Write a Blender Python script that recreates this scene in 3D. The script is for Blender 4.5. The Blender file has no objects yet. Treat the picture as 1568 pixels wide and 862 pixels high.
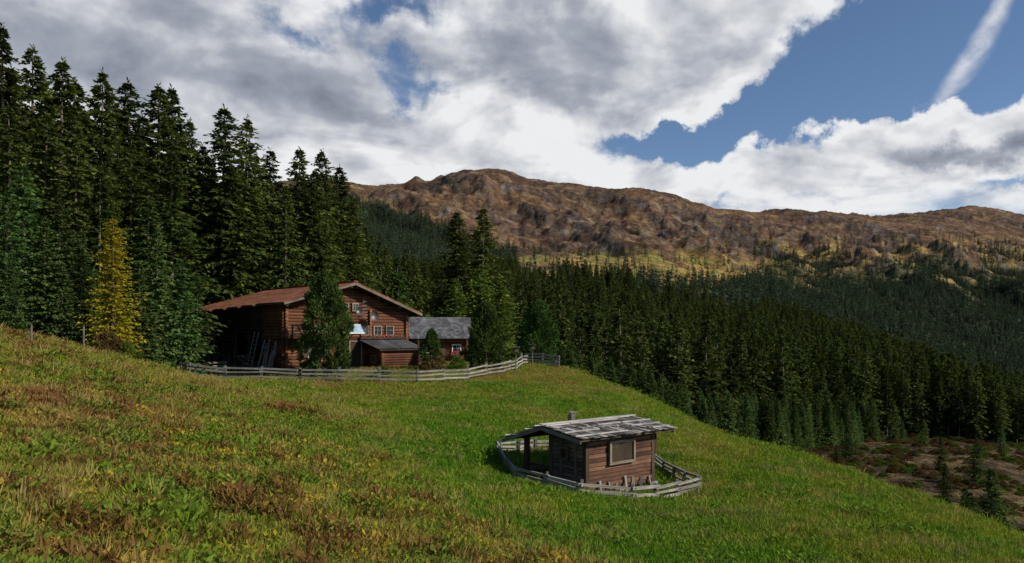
import bpy, math, random
import numpy as np
from mathutils import Matrix, Vector
random.seed(7); RNG=np.random.default_rng(7)
sc=bpy.context.scene
sc.view_settings.view_transform='Standard'; sc.view_settings.look='None'; sc.view_settings.exposure=0
F=1200.0; HY=510.0
# ------------------------------------------------------------ noise
def _h(ix,iy,s):
    n=(ix.astype(np.int64)*374761393+iy.astype(np.int64)*668265263+s*1274126177)&0xffffffff
    n=((n^(n>>13))*1274126177)&0xffffffff
    n=n^(n>>16)
    return (n&0xffff)/65535.0*2*math.pi
def pn(x,y,s=0):
    ix=np.floor(x);iy=np.floor(y);fx=x-ix;fy=y-iy
    u=fx*fx*fx*(fx*(fx*6-15)+10);v=fy*fy*fy*(fy*(fy*6-15)+10)
    def g(a,b):
        t=_h(ix+a,iy+b,s); return np.cos(t)*(fx-a)+np.sin(t)*(fy-b)
    return ((g(0,0)*(1-u)+g(1,0)*u)*(1-v)+(g(0,1)*(1-u)+g(1,1)*u)*v)*1.5
def fbm(x,y,o=4,s=0,r=.5):
    a=1.;t=0
    for i in range(o):
        t=t+a*pn(x,y,s+i);x=x*2.03+3.1;y=y*2.03+1.7;a*=r
    return t
def ridged(x,y,o=4,s=0):
    a=1.;t=0
    for i in range(o):
        t=t+a*(1-2*np.abs(pn(x,y,s+i)));x=x*2.07+3.1;y=y*2.07+1.7;a*=.5
    return t-1
def ss(a,b,x):
    t=np.clip((x-a)/(b-a),0,1); return t*t*(3-2*t)
# ------------------------------------------------------------ terrain
COLS=np.array([-600,-200,0,300,560,700,850,1000,1150,1300,1450,1568,1900,2600.])
LV=np.array([90,130,200,300,450,700,1000,1400,1900,2600,3400,4500,7000.])
TB=np.array([
[470,495,512,530,540,555,640,690,750,770,780,790,830,880],
[460,485,500,515,528,560,645,672,698,708,715,726,770,810],
[450,470,480,495,512,550,592,628,650,666,676,692,720,760],
[430,450,455,470,495,515,530,562,586,608,636,662,680,710],
[400,420,430,445,465,460,470,500,524,554,604,642,670,700],
[370,390,400,415,425,425,430,450,482,528,588,618,650,680],
[350,365,375,385,388,398,408,427,450,490,545,572,600,640],
[330,345,350,355,355,372,386,404,425,440,480,505,540,590],
[310,320,325,325,322,330,345,358,385,395,410,430,470,530],
[285,290,290,285,284,268,281,294,325,333,352,372,400,450],
[300,300,300,300,305,305,312,322,352,345,322,328,350,400],
[370,370,370,370,370,370,370,380,390,390,380,385,400,430],
[440]*14],float)
def cr(i,n):
    i0=np.clip(np.floor(i).astype(int),0,n-2); t=i-i0
    return i0,t
def table(px,Y):
    ci=np.interp(px,COLS,np.arange(len(COLS))); li=np.interp(np.log(Y),np.log(LV),np.arange(len(LV)))
    c0,ct=cr(ci,len(COLS)); l0,lt=cr(li,len(LV))
    def w(t): return [-.5*t+t*t-.5*t**3, 1-2.5*t*t+1.5*t**3, .5*t+2*t*t-1.5*t**3, -.5*t*t+.5*t**3]
    wc=w(ct);wl=w(lt);o=0
    for a in range(4):
        for b in range(4):
            o=o+wl[a]*wc[b]*TB[np.clip(l0+a-1,0,len(LV)-1),np.clip(c0+b-1,0,len(COLS)-1)]
    return o
RX=np.array([400,520,580,605,620,638,655,690,715,740,765,790,810,830,870,900,940,970,1000,1030,1060,1090,1120,1150,1200,1225,1280,1340,1500.])
RY=np.array([275,278,291,287,284,272,279,267,262,260,260,267,276,278,281,288,291,288,294,299,310,319,323,327,322,323,330,340,352.])
QX=np.array([1200,1340,1370,1400,1440,1465,1485,1520,1568,1700.])
QY=np.array([352,341,333,329,326,319,314,319,329,345.])
def farz(x,Y):
    Y=np.maximum(Y,60.); px=np.clip(784+F*x/Y,-600,2600)
    p=table(px,Y)
    lg=np.log(Y)
    r1=np.interp(px,RX,RY)-table(px,np.full_like(Y,2600.))
    m=ss(380,450,px)*(1-ss(1400,1500,px))
    p=p+r1*m*np.exp(-((lg-math.log(2600))/.13)**2)
    r2=np.interp(px,QX,QY)-table(px,np.full_like(Y,3400.))
    p=p+r2*ss(1250,1340,px)*(1-ss(1650,1800,px))*np.exp(-((lg-math.log(3400))/.1)**2)
    z=(HY-p)/F*Y
    a=np.clip((Y-1050)/800,0,1);a2_=np.clip((Y-600)/900,0,1)
    rg=1-.80*np.exp(-((lg-math.log(2650))/.11)**2)-.8*np.exp(-((lg-math.log(3400))/.12)**2)*ss(1250,1400,px)
    z=z+a*rg*(ridged(x/330+Y/1300,Y/850,5,11)*36+fbm(x/110,Y/140,4,31)*10)+a2_*(.45+.55*rg)*ridged(x/80,Y/110,4,77)*(4+4*a)
    z=z+ss(80,200,Y)*fbm(x/45,Y/45,3,5)*1.5
    return z
NA=[(0,862,6),(0,760,9),(0,680,13),(0,600,20),(0,545,28),(0,506,36),(120,536,40),(200,561,45),
(400,862,9),(400,760,13),(400,690,20),(400,640,31),(400,607,43),(784,862,13),(784,765,22),(784,700,31),(784,650,41),(784,612,50),
(1000,862,16),(1000,660,46),(1200,862,17),(1200,780,25),(1200,735,33),(1200,688,42),(1568,858,19),(1568,832,23),(1400,762,31),(1000,615,58),(900,580,66),
(235,578,56),(290,581,54),(400,584,53),(520,587,53),(640,589,53.5),(715,583,56),(780,573,61),(815,562,68),(855,563,68),(600,625,45),(200,620,27),(200,720,13),
(0,520,55),(150,545,58),(620,562,66),(440,563,68),(330,560,70),(700,552,76),(800,557,78)]
pts=[((p-784)/F*Y,Y,(HY-q)/F*Y) for p,q,Y in NA]
pts+=[(0,0,-1.7),(-6,-6,-1.0),(6,-6,-2.6),(-14,0,.2),(12,2,-4),(2.6,28,-5.72),(5.4,30.3,-5.95),(.6,30.4,-5.72),(3.4,32.6,-5.85),(-17.3,60,-3.15),(-9,67.5,-3.1),(-26,70,-3.0),
(22,20,-9.5),(23,26,-10.5),(24,34,-11.5),(25,45,-12.5),(20,60,-12),(15,75,-11),(-40,30,4),(-60,55,3),(36,30,-17),(40,60,-19),(25,5,-9),(50,0,-15),(45,-20,-13),(-50,0,5),(0,-30,0)]
xx=np.array([(p-784)/F*105 for p in (-600,-200,0,300,560,700,850,1000,1150,1300,1450,1568,1900)])
zz=farz(xx,np.full_like(xx,105.))
pts+=[(a,105.,b) for a,b in zip(xx,zz)]
PT=np.array(pts)
def kern(d2): return .5*d2*np.log(d2+1e-9)
n=len(PT); D2=((PT[:,None,:2]-PT[None,:,:2])**2).sum(-1)
A=np.zeros((n+3,n+3));A[:n,:n]=kern(D2)+np.eye(n)*1.5;A[:n,n]=1;A[:n,n+1:]=PT[:,:2];A[n,:n]=1;A[n+1:,:n]=PT[:,:2].T
Wt=np.linalg.solve(A,np.concatenate([PT[:,2],[0,0,0]]))
def nearz(x,y):
    o=Wt[n]+Wt[n+1]*x+Wt[n+2]*y
    for i in range(n): o=o+Wt[i]*kern((x-PT[i,0])**2+(y-PT[i,1])**2)
    return o
def H(x,y):
    x=np.asarray(x,float);y=np.asarray(y,float)
    R=np.maximum(np.maximum(y,-y*.8),np.abs(x)/1.5)
    w=ss(74,104,np.maximum(np.maximum(y,-y*2),np.abs(x)*1.5))
    z=farz(x,R)*w
    m=w<1
    zn=np.zeros_like(z)
    if m.any():
        xs=x[m];ys=y[m]
        zn[m]=nearz(xs,ys)+fbm(xs/5,ys/5,3,3)*.18+fbm(xs/.9,ys/.9,3,9)*.07*(1-ss(20,50,ys))
    return z+zn*(1-w)
def h1(x,y): return float(H(np.array([x]),np.array([y]))[0])
# masks
def masks(x,y):
    Y=np.maximum(y,1.);px=784+F*x/Y
    z=H(x,y);py=HY-F*z/Y
    nz=fbm(x/90,y/90,3,50)
    y0=np.interp(px,[500,560,620,700,790,850,1000,1150,1260,1350,1568,2000],[84,130,195,215,200,125,112,150,165,202,208,215])
    y1=np.interp(px,[780,850,1000,1150,1300,1568],[560,460,480,505,580,620])
    y0=y0+fbm(x/12,y*0+3,2,222)*9
    gap=fbm(x/38,y/38,3,160)>-.52
    mid=((Y>y0)&(Y<y1)&gap).astype(float)
    mid=np.where(px<780,(Y>y0)&(Y<700),mid)
    line=np.interp(px,[400,530,620,780],[285,300,325,388])
    f1=np.where(px<790,ss(line-4,line+14,py+nz*9),0)
    b=np.interp(px,[780,1100,1180,1300,1450,1568],[452,448,426,430,420,414])
    gp=ss(-.5,-.3,fbm(x/110,y/160,4,170))
    f2=np.where(px>=790,ss(b-12,b+20,py+nz*26)*gp,0)
    sparse=np.where(px>=770,ss(372,392,py+nz*14)*.045*(nz>-.2),.0)+np.where(px>1150,ss(366,400,py+nz*30)*.26*(nz>-.1),0)
    far=np.maximum(np.maximum(f1,f2),sparse)*(Y>600)*(Y<2500)
    return px,py,z,np.maximum(mid,np.where(Y>600,far,0)),nz

def newmesh(name,V,Q,attrs=None,smooth=False,matidx=None,uv=None):
    me=bpy.data.meshes.new(name)
    me.vertices.add(len(V));me.vertices.foreach_set('co',np.asarray(V,np.float32).ravel())
    Q=np.asarray(Q,np.int32)
    me.loops.add(Q.size);me.loops.foreach_set('vertex_index',Q.ravel())
    me.polygons.add(len(Q));me.polygons.foreach_set('loop_start',np.arange(0,Q.size,Q.shape[1],dtype=np.int32))
    if matidx is not None: me.polygons.foreach_set('material_index',np.asarray(matidx,np.int32))
    me.polygons.foreach_set('use_smooth',np.full(len(Q),smooth))
    if uv is not None:
        l=me.uv_layers.new(name='UVMap');l.data.foreach_set('uv',np.asarray(uv,np.float32).ravel())
    for k,(dom,typ,arr) in (attrs or {}).items():
        a=me.attributes.new(k,typ,dom)
        a.data.foreach_set('color' if typ=='FLOAT_COLOR' else ('vector' if typ=='FLOAT_VECTOR' else 'value'),np.asarray(arr,np.float32 if typ!='INT' else np.int32).ravel())
    me.update();me.validate()
    return me
def link(name,me,parent=None):
    o=bpy.data.objects.new(name,me);sc.collection.objects.link(o)
    return o
# ------------------------------------------------------------ node helper
class NB:
    def __init__(s,nt): s.nt=nt;nt.nodes.clear()
    def n(s,t,**k):
        x=s.nt.nodes.new(t)
        for a,b in k.items(): setattr(x,a,b)
        return x
    def set(s,sock,v):
        if isinstance(v,bpy.types.NodeSocket): s.nt.links.new(v,sock)
        elif v is not None: sock.default_value=v
    def m(s,op,a,b=None,c=None,clamp=False):
        x=s.n('ShaderNodeMath',operation=op,use_clamp=clamp);s.set(x.inputs[0],a);s.set(x.inputs[1],b);s.set(x.inputs[2],c);return x.outputs[0]
    def vm(s,op,a,b=None):
        x=s.n('ShaderNodeVectorMath',operation=op);s.set(x.inputs[0],a);s.set(x.inputs[1],b);return x.outputs[1] if op=='LENGTH' else x.outputs[0]
    def mr(s,v,a,b,c,d,sm=True):
        x=s.n('ShaderNodeMapRange',interpolation_type='SMOOTHSTEP' if sm else 'LINEAR');s.set(x.inputs[0],v)
        for i,q in enumerate((a,b,c,d)): s.set(x.inputs[i+1],q)
        return x.outputs[0]
    def mix(s,f,a,b,bt='MIX'):
        x=s.n('ShaderNodeMix',data_type='RGBA',blend_type=bt);s.set(x.inputs[0],f);s.set(x.inputs[6],a);s.set(x.inputs[7],b);return x.outputs[2]
    def noise(s,v,sc_,det=4,r=.5,dist=0):
        x=s.n('ShaderNodeTexNoise');s.set(x.inputs['Vector'],v);x.inputs['Scale'].default_value=sc_;x.inputs['Detail'].default_value=det;x.inputs['Roughness'].default_value=r;x.inputs['Distortion'].default_value=dist
        return x.outputs[0]
def c4(c): return (c[0],c[1],c[2],1)
def mat(name):
    m=bpy.data.materials.new(name);m.use_nodes=True;return m,NB(m.node_tree)
def meadow(b,pos):
    sep=b.n('ShaderNodeSeparateXYZ');b.set(sep.inputs[0],pos)
    n1=b.noise(pos,.16,3,.6);n2=b.noise(pos,1.3,3,.6)
    hz=b.mr(sep.outputs[2],-4.8,-2.0,0,1)
    dry=b.m('ADD',b.m('MULTIPLY',hz,.66),b.m('MULTIPLY',b.m('SUBTRACT',n1,.5),2.6))
    dry=b.m('ADD',dry,b.m('MULTIPLY',b.m('SUBTRACT',n2,.5),1.9))
    xr=b.m('MULTIPLY',b.mr(sep.outputs[0],6,17,0,1),.3)
    dry=b.m('ADD',dry,xr)
    c=b.mix(b.mr(dry,-.25,.45,0,1),(.088,.185,.014,1),(.195,.225,.024,1))
    c=b.mix(b.mr(dry,.38,.95,0,1),c,(.26,.165,.05,1))
    return c
# terrain material
def terrain_mat():
    m,b=mat('terrain_ground')
    geo=b.n('ShaderNodeNewGeometry');pos=geo.outputs['Position']
    at=b.n('ShaderNodeAttribute',attribute_name='Col')
    md=meadow(b,pos)
    soil=b.noise(pos,2.2,4,.6)
    md=b.mix(b.mr(soil,.48,.70,.15,.9),md,(.07,.05,.02,1))
    f1=b.noise(pos,.05,7,.68);f2=b.noise(pos,.012,5,.6)
    k=b.m('MULTIPLY',b.mr(f1,.33,.67,.4,1.6,False),b.mr(f2,.3,.7,.65,1.3,False))
    kk=b.n('ShaderNodeCombineXYZ');[b.set(kk.inputs[i],k) for i in range(3)]
    fc=b.mix(1.0,at.outputs['Color'],kk.outputs[0],'MULTIPLY')
    col=b.mix(at.outputs['Alpha'],fc,md)
    bs=b.n('ShaderNodeBsdfPrincipled');b.set(bs.inputs['Base Color'],col);bs.inputs['Roughness'].default_value=.95;bs.inputs['Specular IOR Level'].default_value=.1
    bp=b.n('ShaderNodeBump');bp.inputs['Strength'].default_value=.8;bp.inputs['Distance'].default_value=.06
    b.set(bp.inputs['Height'],b.noise(pos,6,4,.65))
    bp2=b.n('ShaderNodeBump');bp2.inputs['Strength'].default_value=1;b.set(bp2.inputs['Distance'],b.m('MULTIPLY',b.m('SUBTRACT',1,at.outputs['Alpha']),13.))
    b.set(bp2.inputs['Height'],f1);b.set(bp2.inputs['Normal'],bp.outputs[0])
    b.set(bs.inputs['Normal'],bp2.outputs[0])
    o=b.n('ShaderNodeOutputMaterial');b.set(o.inputs[0],bs.outputs[0]);return m
ud=np.linspace(-.78,.78,900);uo=np.linspace(.8,3.2,60)
U=np.concatenate([-uo[::-1],ud,uo]);Rr=np.exp(np.linspace(math.log(2.0),math.log(6900),760))
UU,RR=np.meshgrid(U,Rr);X=(UU*RR).ravel();Yv=(RR-13).ravel()
px,py,Z,fm,nz=masks(X,Yv)
nc=len(U);nr=len(Rr)
ii=(np.arange(nr-1)[:,None]*nc+np.arange(nc-1)[None,:]).ravel()
Q=np.stack([ii,ii+1,ii+nc+1,ii+nc],1)
n1=fbm(X/300,Yv/300,5,60,.6);n2=fbm(X/60,Yv/60,4,70,.6)
def L3(a,b,t): return np.array(a)[None,:]*(1-t[:,None])+np.array(b)[None,:]*t[:,None]
col=L3((.070,.043,.030),(.140,.076,.041),ss(-.5,.5,n1))
t_=ss(.1,.5,n2)[:,None]*.65
col=col*(1-t_)+np.array((.25,.16,.068))[None,:]*t_
slope=np.zeros((nr,nc));Zg=Z.reshape(nr,nc);Yg=Yv.reshape(nr,nc)
slope[1:]=np.abs((Zg[1:]-Zg[:-1])/(Yg[1:]-Yg[:-1]))
rk=ss(.46,.8,slope.ravel()+n2*.16)*(Yv>1200)
col=col*(1-rk[:,None]*.7)+np.array((.085,.075,.068))[None,:]*rk[:,None]*.7
sc2=ss(.35,.6,fbm(X/35,Yv/55,3,260))*ss(-.1,.2,fbm(X/200,Yv/200,3,270))*(Yv>1700)
col=col*(1-sc2[:,None]*.6)+np.array((.20,.185,.17))[None,:]*sc2[:,None]*.6
ym=ss(376,396,py+nz*10)*(1-ss(448,462,py))*ss(730,790,px)*(1-ss(1180,1260,px)*.6)*(Yv>500)*(Yv<1700)
ym=ym*ss(-.5,.05,fbm(X/140,Yv/200,3,81))
col=col*(1-ym[:,None])+L3((.29,.185,.055),(.20,.19,.045),ss(-.4,.4,n2))*ym[:,None]
gr=ss(392,425,py+nz*14)*(px>1180)*(Yv>600)*.75
col=col*(1-gr[:,None])+np.array((.085,.09,.04))[None,:]*gr[:,None]
pt=ss(.15,.42,fbm(X/70,Yv/110,3,210))*(px>1130)*(Yv>700)*ss(355,380,py)*(1-ss(440,480,py))
col=col*(1-pt[:,None])+np.array((.30,.21,.07))[None,:]*pt[:,None]
ff=np.clip(fm*1.3,0,1)*(fm>.3)
col=col*(1-ff[:,None])+np.array((.03,.04,.018))[None,:]*ff[:,None]
cl=ss(60,80,Yv)*(1-ss(220,300,Yv))*(fm<.3)*(Yv<300)
cn=ss(-.35,.35,fbm(X/5,Yv/6,5,90,.65))
col=col*(1-cl[:,None])+L3((.055,.034,.02),(.12,.085,.032),cn)*cl[:,None]
RRm=np.maximum(Yv,np.abs(X)/1.5)
alpha=1-ss(70,84,RRm)
alpha=alpha*(1-ss(17,27,X)*ss(24,44,Yv)*.95)
colA=np.concatenate([np.clip(col,0,1),alpha[:,None]],1)
me=newmesh('mountain_terrain',np.stack([X,Yv,Z],1),Q,{'Col':('POINT','FLOAT_COLOR',colA)},True)
ter=link('terrain_ground',me);me.materials.append(terrain_mat())
# ------------------------------------------------------------ foliage materials
def leafmat(name,a,b_,tip,trans=.2,var=.45,useobj=True):
    m,b=mat(name)
    at=b.n('ShaderNodeAttribute',attribute_name='rnd')
    c=b.mix(at.outputs['Fac'],c4(a),c4(b_))
    c=b.mix(b.mr(at.outputs['Fac'],.65,1.0,0,.8),c,c4(tip))
    oi=b.n('ShaderNodeObjectInfo')
    hs=b.n('ShaderNodeHueSaturation');b.set(hs.inputs['Color'],c)
    b.set(hs.inputs['Value'],b.mr(oi.outputs['Random'],0,1,1-var,1+var,False))
    r2=b.m('FRACT',b.m('MULTIPLY',oi.outputs['Random'],7.31))
    b.set(hs.inputs['Hue'],b.mr(r2,0,1,.47,.51,False))
    d=b.n('ShaderNodeBsdfDiffuse');b.set(d.inputs[0],hs.outputs[0])
    t=b.n('ShaderNodeBsdfTranslucent');b.set(t.inputs[0],hs.outputs[0])
    mx=b.n('ShaderNodeMixShader');mx.inputs[0].default_value=trans;b.set(mx.inputs[1],d.outputs[0]);b.set(mx.inputs[2],t.outputs[0])
    o=b.n('ShaderNodeOutputMaterial');b.set(o.inputs[0],mx.outputs[0]);return m
M_SPR=leafmat('spruce_needles',(.028,.046,.012),(.070,.102,.020),(.125,.155,.032),.25)
M_SPL=leafmat('young_spruce_needles',(.034,.062,.018),(.080,.138,.034),(.125,.185,.046),.25)
M_FAR=leafmat('far_spruce_needles_hazed',(.034,.060,.034),(.062,.092,.045),(.08,.11,.048),.15)  # lighter, bluer greens: distance haze is mixed into the needle colour
M_LAR=leafmat('larch_needles',(.24,.22,.016),(.40,.37,.025),(.48,.45,.04),.35,.1)
M_LGR=leafmat('green_larch_needles',(.065,.12,.016),(.12,.195,.028),(.18,.25,.045),.3,.2)
M_PIN=leafmat('stone_pine_needles',(.030,.060,.016),(.07,.125,.028),(.11,.17,.042),.2,.15)
M_RED=leafmat('autumn_leaves',(.10,.055,.025),(.17,.12,.04),(.2,.18,.05),.3,.3)
def barkmat():
    m,b=mat('bark');g=b.n('ShaderNodeNewGeometry')
    bs=b.n('ShaderNodeBsdfPrincipled');b.set(bs.inputs['Base Color'],b.mix(b.noise(g.outputs['Position'],6,3),(.06,.042,.03,1),(.20,.155,.12,1)));bs.inputs['Roughness'].default_value=.9
    o=b.n('ShaderNodeOutputMaterial');b.set(o.inputs[0],bs.outputs[0]);return m
M_BARK=barkmat()
def norm(a): return a/np.maximum(np.linalg.norm(a,axis=1,keepdims=True),1e-6)
def trunk(Ht,r,nseg=6,ns=8,lean=0):
    V=[];Fq=[]
    for i in range(nseg+1):
        t=i/nseg;rr=r*(1-t)**.8+.015
        for k in range(ns):
            a=2*math.pi*k/ns;V.append((rr*math.cos(a)+lean*t*t,rr*math.sin(a),Ht*t-.5*(i==0)))
    for i in range(nseg):
        for k in range(ns):
            Fq.append((i*ns+k,i*ns+(k+1)%ns,(i+1)*ns+(k+1)%ns,(i+1)*ns+k))
    return np.array(V),np.array(Fq)
def leafobj(name,P,D,S,l,w,rnd,tr,mats):
    N=len(P);l=l[:,None];w=w[:,None]
    V=np.stack([P,P+D*l*.45+S*w,P+D*l,P+D*l*.45-S*w],1).reshape(-1,3)
    Qf=np.arange(4*N).reshape(N,4)
    if tr is None: tv=np.zeros((0,3));tf=np.zeros((0,4),int)
    else: tv,tf=tr
    Vall=np.concatenate([V,tv]);Qa=np.concatenate([Qf,tf+4*N])
    mi=np.concatenate([np.zeros(N),np.ones(len(tf))]);rn=np.concatenate([rnd,np.full(len(tf),.5)])
    me=newmesh(name,Vall,Qa,{'rnd':('FACE','FLOAT',rn)},False,mi)
    for m in mats: me.materials.append(m)
    return me
def spruce(name,Ht,R,wh,nb,ns,sl,sw,droop,seed,shape=.8,z0=.05,mats=None,two=True,up=.12):
    g=np.random.default_rng(seed)
    t=np.repeat(np.linspace(0,1,wh)**1.02,nb)+g.normal(0,.55/wh,wh*nb);t=np.clip(t,0,1)
    B=len(t);az=g.uniform(0,2*math.pi,B)
    lob=1+.16*np.sin(az*2+t*9+seed)+.14*np.sin(az*3-t*17)+.10*np.sin(t*38+seed*2)
    L=R*(1-t)**shape*g.uniform(.5,1.15,B)*lob*np.minimum(1,.62+t*3.2)+.12
    drop=g.random(B)<.06;L=np.where(drop,L*.45,L)
    z=Ht*(z0+(.985-z0)*t)
    cols=[]
    for j in range(ns):
        for side in ((-1,1) if two else (0,)):
            s=np.clip((j+g.random(B))/ns*.95+.08,0,1)
            a=g.uniform(.35,1.15,B)*side if side else g.uniform(-.5,.5,B)
            a=np.where(s>.9,a*.4,a)
            r=np.stack([np.cos(az),np.sin(az),np.zeros(B)],1)
            p=np.stack([-np.sin(az),np.cos(az),np.zeros(B)],1)
            P=r*(L*s)[:,None];P[:,2]=z+L*(up*s-droop*s*s*(1-t*.75))
            D=r*np.cos(a)[:,None]+p*np.sin(a)[:,None];D[:,2]=-g.uniform(.0,.95,B)+.35*t
            D=norm(D);Nn=np.array([[0,0,1.]])+g.normal(0,.7,(B,3));S=norm(np.cross(D,Nn))
            k=(.42+.58*(1-t)**.7)
            l=sl*g.uniform(.6,1.35,B)*(1.1-.35*s)*k;w=sw*g.uniform(.6,1.3,B)*k
            rn=np.clip(g.random(B)*.55+.45*s*s,0,1)
            cols.append((P,D,S,l,w,rn))
    T=14;zt=Ht*np.linspace(.95,1.0,T);a=g.uniform(0,6.28,T)
    D=norm(np.stack([np.cos(a)*.8,np.sin(a)*.8,np.full(T,.9)],1));S=norm(np.cross(D,g.normal(0,1,(T,3))))
    cols.append((np.stack([0*zt,0*zt,zt],1),D,S,np.full(T,sl*.5),np.full(T,sw*.35),np.full(T,.7)))
    P,D,S,l,w,rn=[np.concatenate([c[i] for c in cols]) for i in range(6)]
    return leafobj(name,P,D,S,l,w,rn,trunk(Ht,Ht*.013),mats or [M_SPR,M_BARK])
def pine(name,Ht,R,ncl,nn,nl,nw,seed,mats,z0=.04,top=1.0):
    g=np.random.default_rng(seed)
    t=g.random(ncl)**.9;az=g.uniform(0,6.283,ncl)
    prof=np.sin(np.clip(t*.90+.10,0,1)**.75*math.pi)**.6
    lob=1+.24*np.sin(az*3+t*11+seed)+.2*np.sin(az*5-t*9)
    rr=R*prof*lob*g.uniform(.55,1.0,ncl)**.5
    C=np.stack([rr*np.cos(az),rr*np.sin(az),Ht*(z0+(1-z0-.02)*t)],1)
    out=np.stack([np.cos(az),np.sin(az),np.full(ncl,.55)+.8*t],1)
    P=np.repeat(C,nn,0)+g.normal(0,nl*.25,(ncl*nn,3))
    D=norm(np.repeat(norm(out),nn,0)+g.normal(0,.55,(ncl*nn,3)))
    S=norm(np.cross(D,g.normal(0,1,D.shape)))
    N=len(P);base=np.repeat(g.random(ncl),nn)
    return leafobj(name,P,D,S,nl*g.uniform(.6,1.3,N),nw*g.uniform(.7,1.3,N),np.clip(base*.6+.4*g.random(N),0,1),trunk(Ht*.9,Ht*.02),mats)
SP=[spruce('spruce_a',24,5.0,42,11,7,.95,.21,.42,1,.62),spruce('spruce_b',24,4.3,46,11,7,.85,.2,.5,2,.55),spruce('spruce_c',24,5.4,42,12,7,1.0,.22,.36,3,.7),spruce('spruce_d',24,4.6,42,10,7,.9,.21,.6,4,.58)]
SY=[spruce('young_spruce_a',12,3.1,34,10,6,.6,.14,.2,11,.8,.02,[M_SPL,M_BARK],True,.2),spruce('young_spruce_b',12,2.7,36,10,6,.55,.14,.25,12,.75,.02,[M_SPL,M_BARK],True,.2)]
LA=spruce('larch',10,1.9,42,12,7,.38,.075,.2,21,.5,.04,[M_LAR,M_BARK],True,.15)
LG=spruce('larch_green',12,2.8,34,10,7,.55,.12,.1,22,.6,.05,[M_LGR,M_BARK],True,.3)
PI=[pine('stone_pine_a',7,1.9,1000,16,.34,.05,31,[M_PIN,M_BARK]),pine('stone_pine_b',7,2.1,1000,16,.34,.05,32,[M_PIN,M_BARK])]
BU=pine('bush_mesh',2,1.0,300,14,.16,.04,33,[M_LGR,M_BARK]);BR=pine('bush_red',2,1.0,300,14,.16,.04,34,[M_RED,M_BARK])
MID=[spruce('forest_spruce_%d'%i,21,3.0+.4*i,20,8,4,1.2,.36,.4,40+i,.62+.06*i,.10+.07*i) for i in range(4)]
FAR=[spruce('far_spruce_%d'%i,18,3.2,9,6,1,3.0,1.0,.4,50+i,.8,.05,[M_FAR,M_BARK],True) for i in range(3)]
def place(name,me,x,y,h,base,wid=1.0,sink=.1,rz=None):
    o=link(name,me);s=h/base;o.scale=(s*wid,s*wid,s);o.location=(x,y,h1(x,y)-sink);o.rotation_euler=(random.uniform(-.02,.02),random.uniform(-.02,.02),random.uniform(0,6.28) if rz is None else rz);return o
def wx(p,Y): return (p-784)/F*Y
def tree_top(name,me,base,p,top,Y,wid=1.0):
    x=wx(p,Y);z=h1(x,Y);h=(HY-top)/F*Y-z
    return place(name,me,x,Y,h,base,wid)
big=[(-70,30,62),(-30,60,68),(12,38,62),(50,72,70),(88,88,66),(120,120,76),(150,105,67),(172,140,78),(207,124,72),(240,127,74),(264,134,82),(291,182,86),(338,160,79),(372,176,83),(395,235,92),(415,228,90),(455,225,87),(492,227,89),(514,252,97),(538,300,100),(556,345,108),(436,280,80),(310,220,80),(65,170,60),(110,190,59),(200,215,62),(262,232,62),(20,160,56),(350,250,79),(230,300,58),(475,300,84),(520,350,92),(30,100,78),(70,120,80),(135,170,80),(185,165,84),(225,175,84),(275,210,80),(320,240,90),(385,270,82),(150,260,56)]
for i,(p,t,Y) in enumerate(big):
    tree_top('spruce_tree',SP[i%4],24,p,t,Y,random.uniform(.85,1.2))
for i,(p,t,Y) in enumerate([(-20,250,46),(8,280,44),(40,250,48),(92,292,48),(122,350,47),(66,330,45),(215,400,50),(238,345,53),(276,395,54),(20,380,42),(95,400,45),(145,410,49),(300,430,60)]):
    tree_top('young_spruce_tree',SY[i%2],12,p,t,Y,random.uniform(.85,1.15))
tree_top('larch_tree',LA,10,172,330,45.5,1.0)
for i,(p,t,Y,w) in enumerate([(703,322,88,1.0),(737,316,90,1.05)]): tree_top('spruce_tree',SP[(i*2+2)%4],24,p,t,Y,w*1.15)
for p,t,Y,w in [(700,425,82,1.2),(768,430,82,1.3),(738,410,84,1.3)]: tree_top('green_larch_tree',LG,12,p,t,Y,w)
tree_top('stone_pine_tree',PI[0],7,497,416,57.3,.75)
tree_top('stone_pine_tree',PI[1],7,744,462,63.5,.85)
tree_top('stone_pine_tree',PI[0],7,825,460,74,.95)
tree_top('stone_pine_tree',PI[1],7,660,502,61,.7)
for p,Y,h,me_,nm in [(672,60,1.3,BR,'autumn_bush'),(650,58.5,1.0,BR,'autumn_bush'),(585,56,1.1,BU,'garden_bush'),(470,57,1.2,BU,'garden_bush'),(700,62,1.2,BU,'garden_bush'),(790,70,1.3,BU,'garden_bush'),(165,44,1.6,BR,'autumn_bush'),(190,44.5,1.3,BU,'garden_bush')]:
    place(nm,me_,wx(p,Y),Y,h,2)
for p,t,Y in [(1520,716,62),(1488,752,60),(1478,745,68)]: tree_top('young_spruce_tree',SY[0],12,p,t,Y,1.3)
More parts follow.
